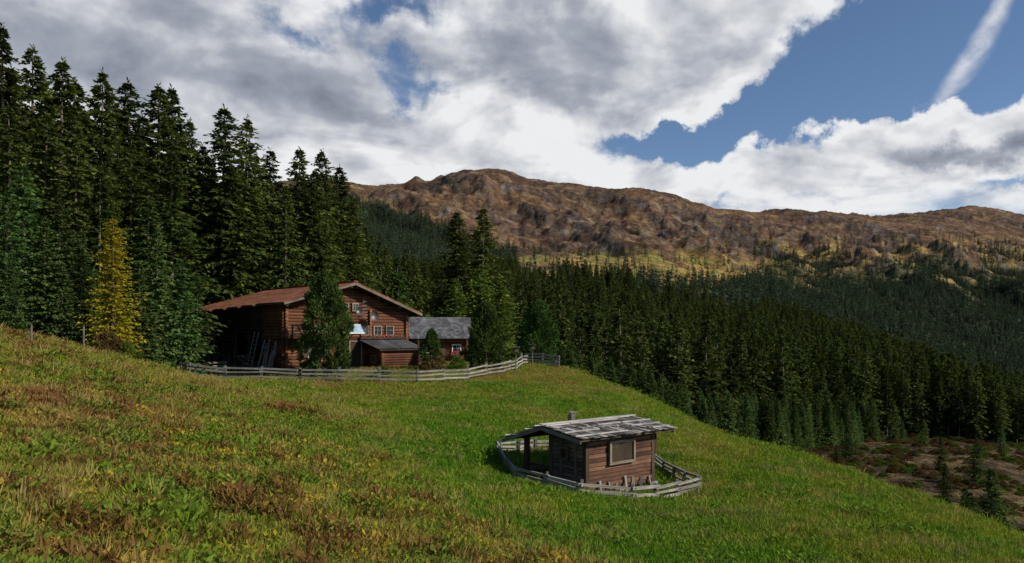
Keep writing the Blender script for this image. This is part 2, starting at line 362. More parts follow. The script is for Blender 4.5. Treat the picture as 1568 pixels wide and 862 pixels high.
# ------------------------------------------------------------ instancing
def scatter(name,X,Yp,Zp,rot,scl,idx,protos):
    col=bpy.data.collections.new(name+'_prototypes')
    for i,m_ in enumerate(protos):
        o=bpy.data.objects.new('%s_p%02d'%(name,i),m_);col.objects.link(o)
    N=len(X);me=bpy.data.meshes.new(name);me.vertices.add(N);me.vertices.foreach_set('co',np.stack([X,Yp,Zp],1).astype(np.float32).ravel())
    for k,t,a in (('rot','FLOAT_VECTOR',rot),('scl','FLOAT_VECTOR',scl),('idx','INT',idx)):
        at=me.attributes.new(k,t,'POINT');at.data.foreach_set('vector' if t=='FLOAT_VECTOR' else 'value',np.asarray(a,np.float32 if t!='INT' else np.int32).ravel())
    ob=link(name,me)
    nt=bpy.data.node_groups.new(name+'_gn','GeometryNodeTree')
    nt.interface.new_socket('Geometry',in_out='INPUT',socket_type='NodeSocketGeometry');nt.interface.new_socket('Geometry',in_out='OUTPUT',socket_type='NodeSocketGeometry')
    gi=nt.nodes.new('NodeGroupInput');go=nt.nodes.new('NodeGroupOutput');ip=nt.nodes.new('GeometryNodeInstanceOnPoints');ci=nt.nodes.new('GeometryNodeCollectionInfo')
    ci.inputs['Collection'].default_value=col;ci.inputs['Separate Children'].default_value=True;ci.inputs['Reset Children'].default_value=True
    def na(nm,t):
        x=nt.nodes.new('GeometryNodeInputNamedAttribute');x.data_type=t;x.inputs['Name'].default_value=nm;return x.outputs[0]
    er=nt.nodes.new('FunctionNodeEulerToRotation')
    L=nt.links.new
    L(gi.outputs[0],ip.inputs['Points']);L(ci.outputs[0],ip.inputs['Instance']);ip.inputs['Pick Instance'].default_value=True
    L(na('idx','INT'),ip.inputs['Instance Index']);L(na('rot','FLOAT_VECTOR'),er.inputs[0]);L(er.outputs[0],ip.inputs['Rotation']);L(na('scl','FLOAT_VECTOR'),ip.inputs['Scale']);L(ip.outputs[0],go.inputs[0])
    md=ob.modifiers.new('scatter','NODES');md.node_group=nt;return ob
g=RNG
def treescatter(name,N,y0,y1,um,protos,smin,smax,test):
    u=g.uniform(-um,um,N);Y=np.sqrt(g.uniform(y0*y0,y1*y1,N));X=u*Y
    p,q,z,f,nz_=masks(X,Y);k=test(p,q,Y,f,nz_)
    X,Y,z,nz_=X[k],Y[k],z[k],nz_[k];n_=len(X)
    s=(smin+(smax-smin)*g.beta(2,1.6,n_))*(1+.15*nz_);w=s*g.uniform(.8,1.2,n_)
    rot=np.stack([g.normal(0,.025,n_),g.normal(0,.025,n_),g.uniform(0,6.28,n_)],1)
    return scatter(name,X,Y,z-.3,rot,np.stack([w,w,s],1),g.integers(0,len(protos),n_),protos)
treescatter('distant_spruce_forest',19000,84,640,.85,MID,.42,1.15,lambda p,q,Y,f,z:(f>.5)&~((p<560)&(Y<140)))
treescatter('spruce_forest_edge',520,78,150,.95,SP,.6,.9,lambda p,q,Y,f,z:(p<490)&(Y>84))
treescatter('far_mountain_forest',72000,600,2500,.82,FAR,.5,1.1,lambda p,q,Y,f,z:(g.random(len(p))<f))
N=1000;u=g.uniform(.06,.5,N);pxs=784+F*u;Y0=np.interp(pxs,[850,1000,1150,1350,1568],[92,100,128,180,200]);Y=Y0+g.uniform(0,20,N);keep=((pxs<1340)|(g.random(N)<.08))&(fbm(u*40,Y/12,2,300)>-.25)
u,Y=u[keep],Y[keep];X_=u*Y;s=g.uniform(.2,.9,len(Y));scatter('young_spruce_thicket',X_,Y,H(X_,Y)-.1,np.stack([0*s,0*s,g.uniform(0,6.28,len(s))],1),np.stack([s*.9,s*.9,s],1),g.integers(0,2,len(s)),SY)
N=2600;u=g.uniform(.3,.75,N);Y=g.uniform(55,215,N);X_=u*Y;kk=fbm(X_/10,Y/10,3,140)>-.1;u,Y,X_=u[kk],Y[kk],X_[kk];s=g.uniform(.12,.42,len(Y))*(.8+Y/200)
ir=g.random(len(s));ix_=np.where(ir>.985,2,np.where(ir>.6,1,0));s=np.where(ix_==2,g.uniform(.15,.45,len(s)),s)
scatter('clearing_shrubs',X_,Y,H(X_,Y)-.1,np.stack([0*s,0*s,g.uniform(0,6.28,len(s))],1),np.stack([s*1.5,s*1.5,np.where(ix_==2,s*1.3,s*.8)],1),ix_,[BR,BU,SY[0]])
# ------------------------------------------------------------ grass
def grassmat(name,tint,weed=False):
    m,b=mat(name);geo=b.n('ShaderNodeNewGeometry');c=meadow(b,geo.outputs['Position'])
    at=b.n('ShaderNodeAttribute',attribute_name='rnd')
    hs=b.n('ShaderNodeHueSaturation');b.set(hs.inputs['Color'],c);b.set(hs.inputs['Value'],b.mr(at.outputs['Fac'],0,1,.75,1.45,False));b.set(hs.inputs['Hue'],b.mr(at.outputs['Fac'],0,1,.515,.485,False))
    c=b.mix(tint[3],hs.outputs[0],c4(tint))
    d=b.n('ShaderNodeBsdfDiffuse');b.set(d.inputs[0],c);t=b.n('ShaderNodeBsdfTranslucent');b.set(t.inputs[0],c)
    mx=b.n('ShaderNodeMixShader');mx.inputs[0].default_value=.3;b.set(mx.inputs[1],d.outputs[0]);b.set(mx.inputs[2],t.outputs[0])
    o=b.n('ShaderNodeOutputMaterial');b.set(o.inputs[0],mx.outputs[0]);return m
G1=grassmat('grass_blades',(.14,.24,.025,.15));G2=grassmat('dry_grass',(.34,.25,.09,.65));G3=grassmat('weed_leaves',(.12,.20,.025,.7));G4=grassmat('yellow_leaves',(.42,.31,.04,.8));G5=grassmat('rusty_weeds',(.17,.075,.032,.85))
def grass(name,n_,R,hmin,hmax,w,seed,m_,lean=.5,flat=0):
    q=np.random.default_rng(seed);a=q.uniform(0,6.28,n_);r=R*np.sqrt(q.random(n_))
    P=np.stack([r*np.cos(a),r*np.sin(a),np.full(n_,-.01)],1)
    D=np.stack([q.normal(0,lean,n_),q.normal(0,lean,n_),np.full(n_,1.-flat)],1);D=norm(D)
    S=norm(np.cross(D,q.normal(0,1,(n_,3))))
    if flat: S=norm(np.cross(D,np.array([[0,0,1.]])+q.normal(0,.3,(n_,3))));P[:,2]+=q.uniform(0,.08,n_)
    return leafobj(name,P,D,S,q.uniform(hmin,hmax,n_),np.full(n_,w)*q.uniform(.6,1.3,n_),q.random(n_),None,[m_])
GP=[grass('g_a',90,.28,.04,.10,.006,1,G1),grass('g_b',90,.3,.03,.08,.006,2,G1,.8),grass('g_c',70,.25,.05,.12,.005,3,G1,.6),grass('g_d',60,.22,.06,.17,.005,4,G2,.6),grass('g_e',90,.2,.03,.085,.014,5,G3,.9,.5),grass('g_f',60,.18,.03,.075,.014,6,G4,.9,.5),grass('g_g',70,.2,.05,.14,.012,7,G5,.9,.3)]
N=66000;Y=g.uniform(3.2,72,N)**1.0;Y[:19000]=g.uniform(3.2,18,19000);u=g.uniform(-.72,.72,N);X_=u*Y
z=H(X_,Y)
def inhouse(x,y,o,a,b,u0,u1,v0,v1):
    dx=x-o[0];dy=y-o[1];uu=dx*a[0]+dy*a[1];vv=dx*b[0]+dy*b[1];return (uu>u0)&(uu<u1)&(vv>v0)&(vv<v1)
HA=(math.cos(math.radians(40)),math.sin(math.radians(40)));HB=(-HA[1],HA[0]);HO=(2.64,28.0)
FA=(math.cos(math.radians(42)),math.sin(math.radians(42)));FB=(-FA[1],FA[0]);FO=(-17.35,60.0)
k=~inhouse(X_,Y,HO,HA,HB,0,3.6,0,3.2)&~inhouse(X_,Y,FO,FA,FB,-1,12,-1,15)&~((X_>19)&(Y>20))&~((fbm(X_/1.6,Y/1.6,3,400)>.62)&(Y<30))
X_,Y,z,u=X_[k],Y[k],z[k],u[k];N=len(Y)
dn=fbm(X_/3,Y/3,3,101)+ss(-4.8,-2.2,z)*.6
r=g.random(N);idx=g.integers(0,3,N)
idx=np.where(r<np.clip(.05+dn*.5,0.02,.6),3,idx)
wn=fbm(X_/1.3,Y/1.3,2,120);up_=ss(-4.6,-2.6,z)
r2=g.random(N);idx=np.where((Y<34)&(wn>.0)&(r2<.42*(.25+up_)),4,idx);idx=np.where((Y<26)&(wn<.05)&(z>-3.9)&(r2>.78),5,idx);idx=np.where((Y<40)&(np.abs(wn)<.16)&(r2>.40)&(r2<.40+.38*up_),6,idx)
s=(.8+.035*Y)*g.uniform(.7,1.4,N)*(1+.6*fbm(X_/.8,Y/.8,2,130));s=np.clip(s,.4,4)
sz=s*(1-.5*ss(15,60,Y))
scatter('meadow_grass',X_,Y,z,np.stack([g.normal(0,.1,N),g.normal(0,.1,N),g.uniform(0,6.28,N)],1),np.stack([s,s,sz],1),idx,GP)
# ------------------------------------------------------------ builder
def wood(name,a,b_,rough=.85,grain=.55):
    m,b=mat(name);uv=b.n('ShaderNodeUVMap');mp=b.n('ShaderNodeMapping');b.set(mp.inputs[0],uv.outputs[0]);mp.inputs['Scale'].default_value=(1.3,22,1)
    at=b.n('ShaderNodeAttribute',attribute_name='rnd')
    off=b.n('ShaderNodeVectorMath',operation='ADD');b.set(off.inputs[0],mp.outputs[0]);cx=b.n('ShaderNodeCombineXYZ');b.set(cx.inputs[0],b.m('MULTIPLY',at.outputs['Fac'],37.));b.set(cx.inputs[2],b.m('MULTIPLY',at.outputs['Fac'],91.));b.set(off.inputs[1],cx.outputs[0])
    nn=b.noise(off.outputs[0],1.6,5,.65);geo=b.n('ShaderNodeNewGeometry');n2=b.noise(geo.outputs['Position'],1.1,3)
    c=b.mix(at.outputs['Fac'],c4(a),c4(b_))
    k=b.m('MULTIPLY',b.mr(nn,.3,.7,1-grain,1+grain*.6,False),b.mr(n2,.3,.7,.7,1.3,False))
    kk=b.n('ShaderNodeCombineXYZ');[b.set(kk.inputs[i],k) for i in range(3)]
    c=b.mix(1.,c,kk.outputs[0],'MULTIPLY')
    bs=b.n('ShaderNodeBsdfPrincipled');b.set(bs.inputs['Base Color'],c);bs.inputs['Roughness'].default_value=rough;bs.inputs['Specular IOR Level'].default_value=.25
    bp=b.n('ShaderNodeBump');bp.inputs['Strength'].default_value=.5;bp.inputs['Distance'].default_value=.02;b.set(bp.inputs['Height'],nn);b.set(bs.inputs['Normal'],bp.outputs[0])
    o=b.n('ShaderNodeOutputMaterial');b.set(o.inputs[0],bs.outputs[0]);return m
def plain(name,a,b_,rough=.6,scale=3,metal=0):
    m,b=mat(name);geo=b.n('ShaderNodeNewGeometry')
    bs=b.n('ShaderNodeBsdfPrincipled');b.set(bs.inputs['Base Color'],b.mix(b.mr(b.noise(geo.outputs['Position'],scale,4),.3,.7,0,1),c4(a),c4(b_)));bs.inputs['Roughness'].default_value=rough;bs.inputs['Metallic'].default_value=metal
    o=b.n('ShaderNodeOutputMaterial');b.set(o.inputs[0],bs.outputs[0]);return m
W_LOG=wood('red_brown_logs',(.075,.027,.013),(.20,.082,.038));W_DARK=wood('dark_weathered_wood',(.04,.026,.016),(.10,.065,.04));W_GREY=wood('grey_weathered_wood',(.12,.105,.09),(.34,.31,.27));W_HUT=wood('hut_boards',(.055,.023,.013),(.19,.10,.058));W_HG=wood('hut_grey_planks',(.07,.055,.042),(.17,.14,.11))
W_ROOF=wood('rust_roof_shingles',(.20,.068,.034),(.33,.13,.065));W_SH=wood('silver_shingles',(.04,.034,.03),(.44,.41,.38));W_SLATE=wood('grey_shingles',(.055,.055,.058),(.15,.15,.155));W_TRIM=wood('pale_trim',(.17,.13,.09),(.34,.28,.21))
P_GLASS=plain('window_glass',(.015,.02,.025),(.03,.04,.05),.08);P_STONE=plain('stone_plaster',(.16,.15,.13),(.34,.32,.29),.9,2);P_WHITE=plain('white_paint',(.55,.55,.55),(.75,.75,.73),.5);P_PANEL=plain('solar_panel_glass',(.25,.34,.45),(.4,.5,.6),.15);P_METAL=plain('sheet_metal',(.12,.11,.10),(.22,.2,.18),.4,5,.6);P_HAY=plain('hay',(.06,.04,.02),(.15,.10,.05),.95,18);P_RED=plain('red_flowers',(.3,.02,.03),(.45,.05,.06),.8,30)
MATS=[W_LOG,W_DARK,W_GREY,W_HUT,W_HG,W_ROOF,W_SH,W_SLATE,W_TRIM,P_GLASS,P_STONE,P_WHITE,P_PANEL,P_METAL,P_HAY,P_RED]
LOG,DARK,GREY,HUT,HG,ROOF,SH,SLATE,TRIM,GLASS,STONE,WHITE,PANEL,METAL,HAY,RED=range(16)
class MB:
    def __init__(s,T=None): s.v=[];s.f=[];s.uv=[];s.r=[];s.m=[];s.T=T or (lambda p:p)
    def quad(s,P,uv,r,m):
        b=len(s.v);s.v+= [tuple(s.T(p)) for p in P];s.f.append((b,b+1,b+2,b+3));s.uv+=uv;s.r.append(r);s.m.append(m)
    def beam(s,p0,p1,w,h,m,up=(0,0,1),r=None,h2=None):
        p0=np.array(p0,float);p1=np.array(p1,float);d=p1-p0;L=np.linalg.norm(d);d=d/L;up=np.array(up,float)
        if abs(d@up)>.98: up=np.array((0,1.,0)) if abs(d[1])<.9 else np.array((1.,0,0))
        sd=np.cross(d,up);sd/=np.linalg.norm(sd);u=np.cross(sd,d);r=random.random() if r is None else r
        a=sd*w/2;c=u*h/2
        c0=[p0-a-c,p0+a-c,p0+a+c,p0-a+c];c1=[p1-a-c,p1+a-c,p1+a+c,p1-a+c]
        o=random.random()*9
        for i in range(4):
            j=(i+1)%4;wd=w if i%2==0 else h
            s.quad([c0[i],c0[j],c1[j],c1[i]],[(o,i),(o,i+wd),(o+L,i+wd),(o+L,i)],r,m)
        s.quad([c0[3],c0[2],c0[1],c0[0]],[(o,0),(o,w),(o+h*.1,w),(o+h*.1,0)],r*.6,m);s.quad(c1,[(o,0),(o,w),(o+h*.1,w),(o+h*.1,0)],r*.6,m)
    def cyl(s,p0,p1,r0,r1,n_,m,r=None):
        p0=np.array(p0,float);p1=np.array(p1,float);d=p1-p0;L=np.linalg.norm(d);d=d/L;up=np.array((0,0,1.)) if abs(d[2])<.9 else np.array((1.,0,0))
        a=np.cross(d,up);a/=np.linalg.norm(a);b=np.cross(a,d);r=random.random() if r is None else r;o=random.random()*9
        c=[math.cos(2*math.pi*k/n_) for k in range(n_)];q=[math.sin(2*math.pi*k/n_) for k in range(n_)]
        A=[p0+(a*c[k]+b*q[k])*r0 for k in range(n_)];B=[p1+(a*c[k]+b*q[k])*r1 for k in range(n_)]
        for k in range(n_):
            j=(k+1)%n_;w=2*math.pi*r0/n_;s.quad([A[k],B[k],B[j],A[j]],[(o,k*w),(o+L,k*w),(o+L,k*w+w),(o,k*w+w)],r,m)
        for R_,P in ((p0,A),(p1,B)):
            for k in range(0,n_,2):
                s.quad([R_,P[k],P[(k+1)%n_],P[(k+2)%n_]],[(0,0),(.05,0),(.05,.05),(0,.05)],min(1,r+.2),m)
    def build(s,name,parent=None,mat_off=None):
        used=sorted(set(s.m));mp={a:i for i,a in enumerate(used)}
        me=newmesh(name,s.v,s.f,{'rnd':('FACE','FLOAT',s.r)},False,[mp[a] for a in s.m],s.uv)
        for a in used: me.materials.append(MATS[a])
        o=link(name,me)
        if parent is not None: o.parent=parent;o.matrix_parent_inverse=Matrix.Translation(-Vector(parent.location))
        return o
def empty(name,loc):
    e=bpy.data.objects.new(name,None);e.location=loc;sc.collection.objects.link(e);return e
def frame(O,a,b,z0): return lambda p:(O[0]+a[0]*p[0]+b[0]*p[1],O[1]+a[1]*p[0]+b[1]*p[1],z0+p[2])
def window(mb,u,v,z,w,h,axis,fm=TRIM,out=-1,sh=False,pane=GLASS,bars=True):
    def P(a,d,c): return (a,v+out*d,c) if axis=='u' else (u+out*d,a,c)
    c=u if axis=='u' else v
    mb.beam(P(c-w/2,.06,z),P(c+w/2,.06,z),.05,h,pane,r=.1)
    for zz in (z-h/2,z+h/2): mb.beam(P(c-w/2-.06,.1,zz),P(c+w/2+.06,.1,zz),.09,.09,fm)
    for q in (-w/2,w/2): mb.beam(P(c+q,.1,z-h/2+.045),P(c+q,.1,z+h/2-.045),.085,.085,fm)
    if bars:
        mb.beam(P(c,.1,z-h/2+.045),P(c,.1,z+h/2-.045),.03,.03,fm)
        mb.beam(P(c-w/2+.05,.095,z+.05),P(c-.02,.095,z+.05),.03,.03,fm);mb.beam(P(c+.02,.095,z+.05),P(c+w/2-.05,.095,z+.05),.03,.03,fm)
    if sh:
        for q in (-1,1): mb.beam(P(c+q*(w/2+.26),.09,z-h/2),P(c+q*(w/2+.26),.09,z+h/2),.36 if axis=='u' else .05,.05 if axis=='u' else .36,DARK,up=(0,1,0))
# ---- farmhouse
z0=-3.2;T=frame(FO,FA,FB,z0);WW=11.0;LL=14.5;AP=7.2;SLL=.28;SLR=.37
zr=lambda u:AP-(SLL if u<5.5 else SLR)*abs(u-5.5)
fh=empty('log_farmhouse',T((5.5,7,0)))
mb=MB(T)
for a,b in (((0,-.0,0),(WW,0,0)),((0,0,0),(0,LL,0)),((WW,0,0),(WW,LL,0)),((0,LL,0),(WW,LL,0))):
    mb.beam((a[0],a[1],-.1),(b[0],b[1],-.1),.42,1.1,STONE)
mb.build('foundation',fh)
mb=MB(T);z=.5;k=0
while z<AP-.25:
    e=.28
    lo=-e if zr(0)-.18>z else 5.5-(AP-.2-z)/SLL
    hi=WW+e if zr(WW)-.18>z else 5.5+(AP-.2-z)/SLR
    if hi-lo>.4:
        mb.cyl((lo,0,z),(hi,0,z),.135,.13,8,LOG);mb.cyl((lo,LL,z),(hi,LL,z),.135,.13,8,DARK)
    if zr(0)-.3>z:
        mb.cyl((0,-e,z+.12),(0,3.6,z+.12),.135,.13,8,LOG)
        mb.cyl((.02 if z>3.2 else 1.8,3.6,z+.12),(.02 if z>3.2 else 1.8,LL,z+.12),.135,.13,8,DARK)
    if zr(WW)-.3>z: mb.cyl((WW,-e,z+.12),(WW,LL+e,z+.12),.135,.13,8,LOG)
    z+=.245
for u in (3.7,7.4): 
    z=.5
    while z<5: mb.cyl((u,-.3,z+.12),(u,.2,z+.12),.12,.12,8,LOG,r=.8);z+=.245
mb.beam((0,3.6,2.3),(1.8,3.6,2.3),.16,4.0,DARK)
mb.beam((1.2,3.7,3.3),(1.2,LL,3.3),2.4,.12,DARK)
mb.build('log_walls',fh)
mb=MB(T)
for v in (3.8,6.6,9.4,12.2,14.4):
    mb.beam((0,v,0),(0,v,3.2),.2,.2,DARK);mb.beam((0,v+.1,2.3),(0,v+.9,3.15),.1,.1,DARK)
for v in (4.4,5.2): mb.beam((-.9,v,0),(-.15,v,3.3),.07,.05,GREY,r=.9)
for i in range(9): mb.beam((-.9+.75*i/9+.02,4.4,.3+i*.33),(-.9+.75*i/9+.02,5.2,.3+i*.33),.05,.05,GREY,r=.9)
for i in range(14): mb.beam((-.4-random.random()*.6,1.0+i*.16,0),(-.17,1.0+i*.17,1.5+random.random()*1.4),.12,.03,GREY if i%3 else TRIM)
for i in range(26): mb.cyl((.3,7+random.random()*4,.15+random.random()*1.1),(1.3,7+random.random()*4,.2+random.random()*1.1),.09,.08,6,GREY)
for zz in (2.6,3.0): mb.beam((-.05,9.5,zz),(-.05,14.3,zz),.05,.22,DARK)
for i in range(18): 
    v=9.5+i*.27;mb.beam((-.08,v,.1),(-.08,v,1.3+random.random()*.5),.05,.2,DARK if i%4 else GREY,up=(0,1,0))
for i in range(12):
    a=2*math.pi*i/12;b=2*math.pi*(i+1)/12
    mb.beam((-.3,3.0+.5*math.cos(a),1.9+.5*math.sin(a)),(-.3,3.0+.5*math.cos(b),1.9+.5*math.sin(b)),.06,.07,GREY)
    if i%2==0: mb.beam((-.3,3.0,1.9),(-.3,3.0+.47*math.cos(a),1.9+.47*math.sin(a)),.04,.04,GREY)
for v in (8.5,11.5,14.2): mb.beam((-2.2,v,0),(-2.2,v,4.3),.16,.16,DARK)
mb.beam((-2.3,12.8,1.95),(-.1,12.8,2.75),3.6,.08,DARK,up=(0,0,1))
mb.build('barn_bay',fh)
mb=MB(T)
ovf=1.05;ovb=.8;ov=.65
for sg in (-1,1):
    o_=ov if sg<0 else 1.0
    SL=SLL if sg<0 else SLR
    ue=-o_ if sg<0 else WW+o_
    ze=AP-SL*(5.5+o_)
    d=np.array((ue-5.5,0,ze-AP));L=np.linalg.norm(d);d/=L;nrm=np.array((-d[2]*(1 if sg>0 else -1),0,abs(d[0])));nrm/=np.linalg.norm(nrm)
    mid=np.array((5.5,0,AP))+d*L/2
    mb.beam(tuple(mid+np.array((0,-ovf,0))),tuple(mid+np.array((0,LL+ovb,0))),L,.12,DARK,up=tuple(nrm))
    nc_=15;cw=L/nc_
    for c in range(nc_+(5 if sg<0 else 0)):
        p=np.array((5.5,0,AP))+d*(cw*(c+.5))+nrm*(.09+.0)
        vs=-ovf-.05 if c<nc_ else 3.5+(c-nc_)*1.9
        if c>=nc_: mb.beam(tuple(p+np.array((0,vs,0))-nrm*.09),tuple(p+np.array((0,LL+ovb,0))-nrm*.09),cw,.1,DARK,up=tuple(nrm))
        v=vs
        while v<LL+ovb:
            w=random.uniform(.5,1.1);v2=min(v+w,LL+ovb+.05)
            uu=nrm+d*.10
            mb.beam(tuple(p+np.array((0,v,0))+nrm*random.uniform(0,.012)),tuple(p+np.array((0,v2-.01,0))),cw*1.12,.035,ROOF,up=tuple(uu));v=v2
    e0=np.array((5.5,-ovf-.07,AP));e1=e0+d*L
    mb.beam(tuple(e0-nrm*.05),tuple(e1-nrm*.05),.05,.18,TRIM,up=tuple(nrm),r=.0)
    mb.beam((ue,-ovf,ze-.02),(ue,LL+ovb,ze-.02),.06,.2,DARK)
    for f_ in (.05,.35,.68,.95):
        q=np.array((5.5,0,AP))+d*(L*f_)-nrm*.2
        mb.cyl(tuple(q+np.array((0,-ovf+.1,0))),tuple(q+np.array((0,.1,0))),.12,.12,8,DARK)
    v=.8
    while v<LL: mb.beam(tuple(np.array((5.5,v,AP))+d*(L*.75)-nrm*.13),tuple(np.array((5.5,v,AP))+d*L-nrm*.13),.12,.14,DARK,up=tuple(nrm));v+=1.1
mb.beam((5.5,-ovf-.1,AP+.17),(5.5,LL+ovb,AP+.17),.36,.06,ROOF)
mb.build('roof',fh)
mb=MB(T)
window(mb,2.2,-.1,1.7,.8,.8,'u',TRIM,-1,True);window(mb,9.3,-.1,3.4,.7,.75,'u');window(mb,8.1,-.1,3.4,.7,.75,'u',TRIM,-1);window(mb,6.9,-.1,3.4,.7,.75,'u',TRIM,-1);window(mb,3.0,-.1,3.5,.7,.8,'u');window(mb,5.1,-.1,5.3,.5,.6,'u');window(mb,6.0,-.1,5.3,.5,.6,'u')
window(mb,9.4,-.1,1.9,.8,.8,'u',TRIM,-1,True)
mb.beam((6.0,-.16,.45),(6.0,-.16,2.5),1.0,.08,DARK,up=(0,1,0))
for q in (-.55,.55): mb.beam((6+q,-.2,.45),(6+q,-.2,2.5),.1,.1,TRIM)
mb.beam((5.4,-.2,2.55),(6.6,-.2,2.55),.1,.12,TRIM)
mb.build('windows_and_door',fh)
mb=MB(T)
mb.beam((0,-.65,2.75),(4.1,-.65,2.75),1.1,.1,DARK)
for zz in (3.1,3.4,3.75): mb.beam((-.1,-1.18,zz),(4.1,-1.18,zz),.04,.09,GREY)
for i in range(5): mb.beam((.02+i*1.0,-1.12,2.0 if i in(0,4) else 2.7),(.02+i*1.0,-1.12,3.8),.1,.1,DARK)
mb.beam((6.3,-.32,2.78),(10.9,-.32,2.78),.4,.1,DARK)
for i in range(30): mb.beam((6.5+i*.14,-.42,2.85),(6.5+i*.14+random.uniform(-.05,.05),-.45,2.98+random.random()*.1),.08,.06,RED if i%3==0 else HAY)
mb.beam((4.7,-1.2,3.55),(6.0,-1.2,3.55),.9,.06,PANEL,up=(0,-.75,.8));mb.beam((4.65,-1.54,3.2),(6.05,-1.54,3.2),.06,.09,WHITE);mb.beam((4.65,-.9,3.86),(6.05,-.9,3.86),.06,.09,WHITE)
for u in (4.9,5.8): mb.beam((u,-.1,3.1),(u,-1.4,3.2),.06,.06,DARK)
mb.cyl((6.6,-.5,4.2),(6.6,-.5,6.0),.025,.025,6,METAL)
for i in range(5): mb.beam((6.6-.35+i*.02,-.7+.0,4.5+i*.3),(6.6+.35-i*.02,-.5,4.6+i*.3),.02,.02,GREY)
for (u,zz,r0) in ((7.3,4.6,.42),(5.9,5.0,.3)):
    for ring in range(3):
        for i in range(12):
            a=2*math.pi*i/12;b=2*math.pi*(i+1)/12;ra=r0*ring/3;rb=r0*(ring+1)/3;f1=-.75-.3*r0*(ring/3)**2*2;f2=-.75-.3*r0*((ring+1)/3)**2*2
            mb.quad([(u+ra*math.cos(a),f1,zz+ra*math.sin(a)),(u+rb*math.cos(a),f2,zz+rb*math.sin(a)),(u+rb*math.cos(b),f2,zz+rb*math.sin(b)),(u+ra*math.cos(b),f1,zz+ra*math.sin(b))],[(0,0)]*4,.5,METAL)
    mb.cyl((u,-.75,zz),(u,-.1,zz-.1),.03,.03,6,METAL)
mb.build('balcony_and_fittings',fh)
mb=MB(T)
a0,a1,b0,b1=7.0,10.4,-2.6,-.3
for z in np.arange(.1,1.75,.2):
    mb.cyl((a0-.15,b0,z),(a1+.15,b0,z),.105,.1,8,LOG);mb.cyl((a0,b0-.15,z+.1),(a0,b1,z+.1),.105,.1,8,LOG);mb.cyl((a1,b0-.15,z+.1),(a1,b1,z+.1),.105,.1,8,LOG)
mb.beam((a0-.5,b0+1.0,2.25),(a1+.5,b0+1.0,2.25),3.0,.1,DARK,up=(0,-.28,1));
for i in range(8): mb.beam((a0-.5+i*.56,b0-.5,1.98),(a0-.5+i*.56,b1+.3,2.72),.5,.04,SLATE,r=random.random()*.4)
window(mb,a0,-1.5,1.1,.7,.6,'v',TRIM,-1)
mb.build('porch_shed',fh)
# ---- second building
a2=(math.cos(math.radians(14)),math.sin(math.radians(14)));b2=(-a2[1],a2[0]);O2=(wx(636,74),74.);T2=frame(O2,a2,b2,-3.0)
sh=empty('shingled_outbuilding',T2((3,2,0)));mb=MB(T2)
for i,z in enumerate(np.arange(.1,2.4,.24)):
    mb.cyl((-.2,0,z),(5.1,0,z),.13,.13,8,LOG);mb.cyl((0,-.2,z+.12),(0,4.7,z+.12),.13,.13,8,DARK);mb.cyl((4.9,-.2,z+.12),(4.9,4.7,z+.12),.13,.13,8,DARK)
for z in np.arange(2.4,4.0,.24):
    hw=(4.2-z)/.7
    if hw>.2:
        for u in (0,4.9): mb.cyl((u,2.3-hw,z),(u,2.3+hw,z),.13,.13,8,DARK)
mb.build('walls',sh);mb=MB(T2)
for sg in (-1,1):
    d=np.array((0,sg*3.2,-2.0));L=np.linalg.norm(d);d/=L;nr_=np.array((0,sg*2.0,3.2));nr_/=np.linalg.norm(nr_);ap=np.array((0,2.3,4.45))
    mid=ap+d*L/2;mb.beam((-.6,mid[1],mid[2]),(5.6,mid[1],mid[2]),L,.1,DARK,up=tuple(nr_))
    for c in range(12):
        p=ap+d*(L*(c+.5)/12)+nr_*.08;u=-.65
        while u<5.6:
            w=random.uniform(.2,.4);mb.beam((u,p[1],p[2]),(u+w-.01,p[1],p[2]),L/12*1.2,.03,SLATE,up=tuple(nr_+d*.12));u+=w
mb.build('roof',sh);mb=MB(T2)
window(mb,3.9,-.1,1.5,.8,.8,'u',WHITE);window(mb,1.0,-.1,1.5,.7,.7,'u',WHITE)
mb.beam((3.3,-.4,.95),(4.5,-.4,.95),.25,.2,DARK)
for i in range(40): mb.beam((3.3+random.random()*1.2,-.4+random.uniform(-.1,.1),1.05),(3.3+random.random()*1.2,-.45,1.2+random.random()*.1),.07,.05,RED)
mb.beam((2.4,-.16,.1),(2.4,-.16,2.0),.9,.07,DARK,up=(0,1,0))
for u in (0.2,4.8): mb.beam((u,-.8,0),(u,-.8,2.5),.14,.14,DARK)
mb.build('windows_and_door',sh)
# ---- hut
z0=-5.78;T=frame(HO,HA,HB,z0);hu=empty('log_hut',T((1.8,1.6,0)))
mb=MB(T)
for c in ((0,0),(3.6,0),(0,1.75),(3.6,1.75),(0,3.2),(3.6,3.2),(1.8,0)): mb.beam((c[0],c[1],-.5),(c[0],c[1],.06),.34,.34,STONE)
mb.build('foundation_stones',hu);mb=MB(T)
for i,z in enumerate(np.arange(.12,1.95,.152)):
    jj=random.uniform(-.02,.02)
    mb.beam((-.02,jj,z),(3.62,jj+random.uniform(-.01,.01),z),.13,.132,HUT,r=min(1,max(0,random.gauss(.4,.4))))
    mb.beam((0,.07,z+.02),(0,1.72,z+.02),.10,.132,HG);mb.beam((3.6,.07,z),(3.6,1.75,z),.1,.138,HUT)
    mb.beam((0.05,1.75,z),(3.55,1.75,z),.1,.138,HG)
    if z<1.6: mb.beam((1.6,3.2,z),(3.6,3.2,z),.08,.138,HG)
for c in ((-.0,-.0),(3.6,-.0),(0,1.78)): mb.beam((c[0],c[1],0),(c[0],c[1],2.0),.17,.17,DARK)
for c,h in (((0,3.2),1.75),((3.6,3.2),1.75)): mb.beam((c[0],c[1],0),(c[0],c[1],h),.17,.17,HUT,r=.3)
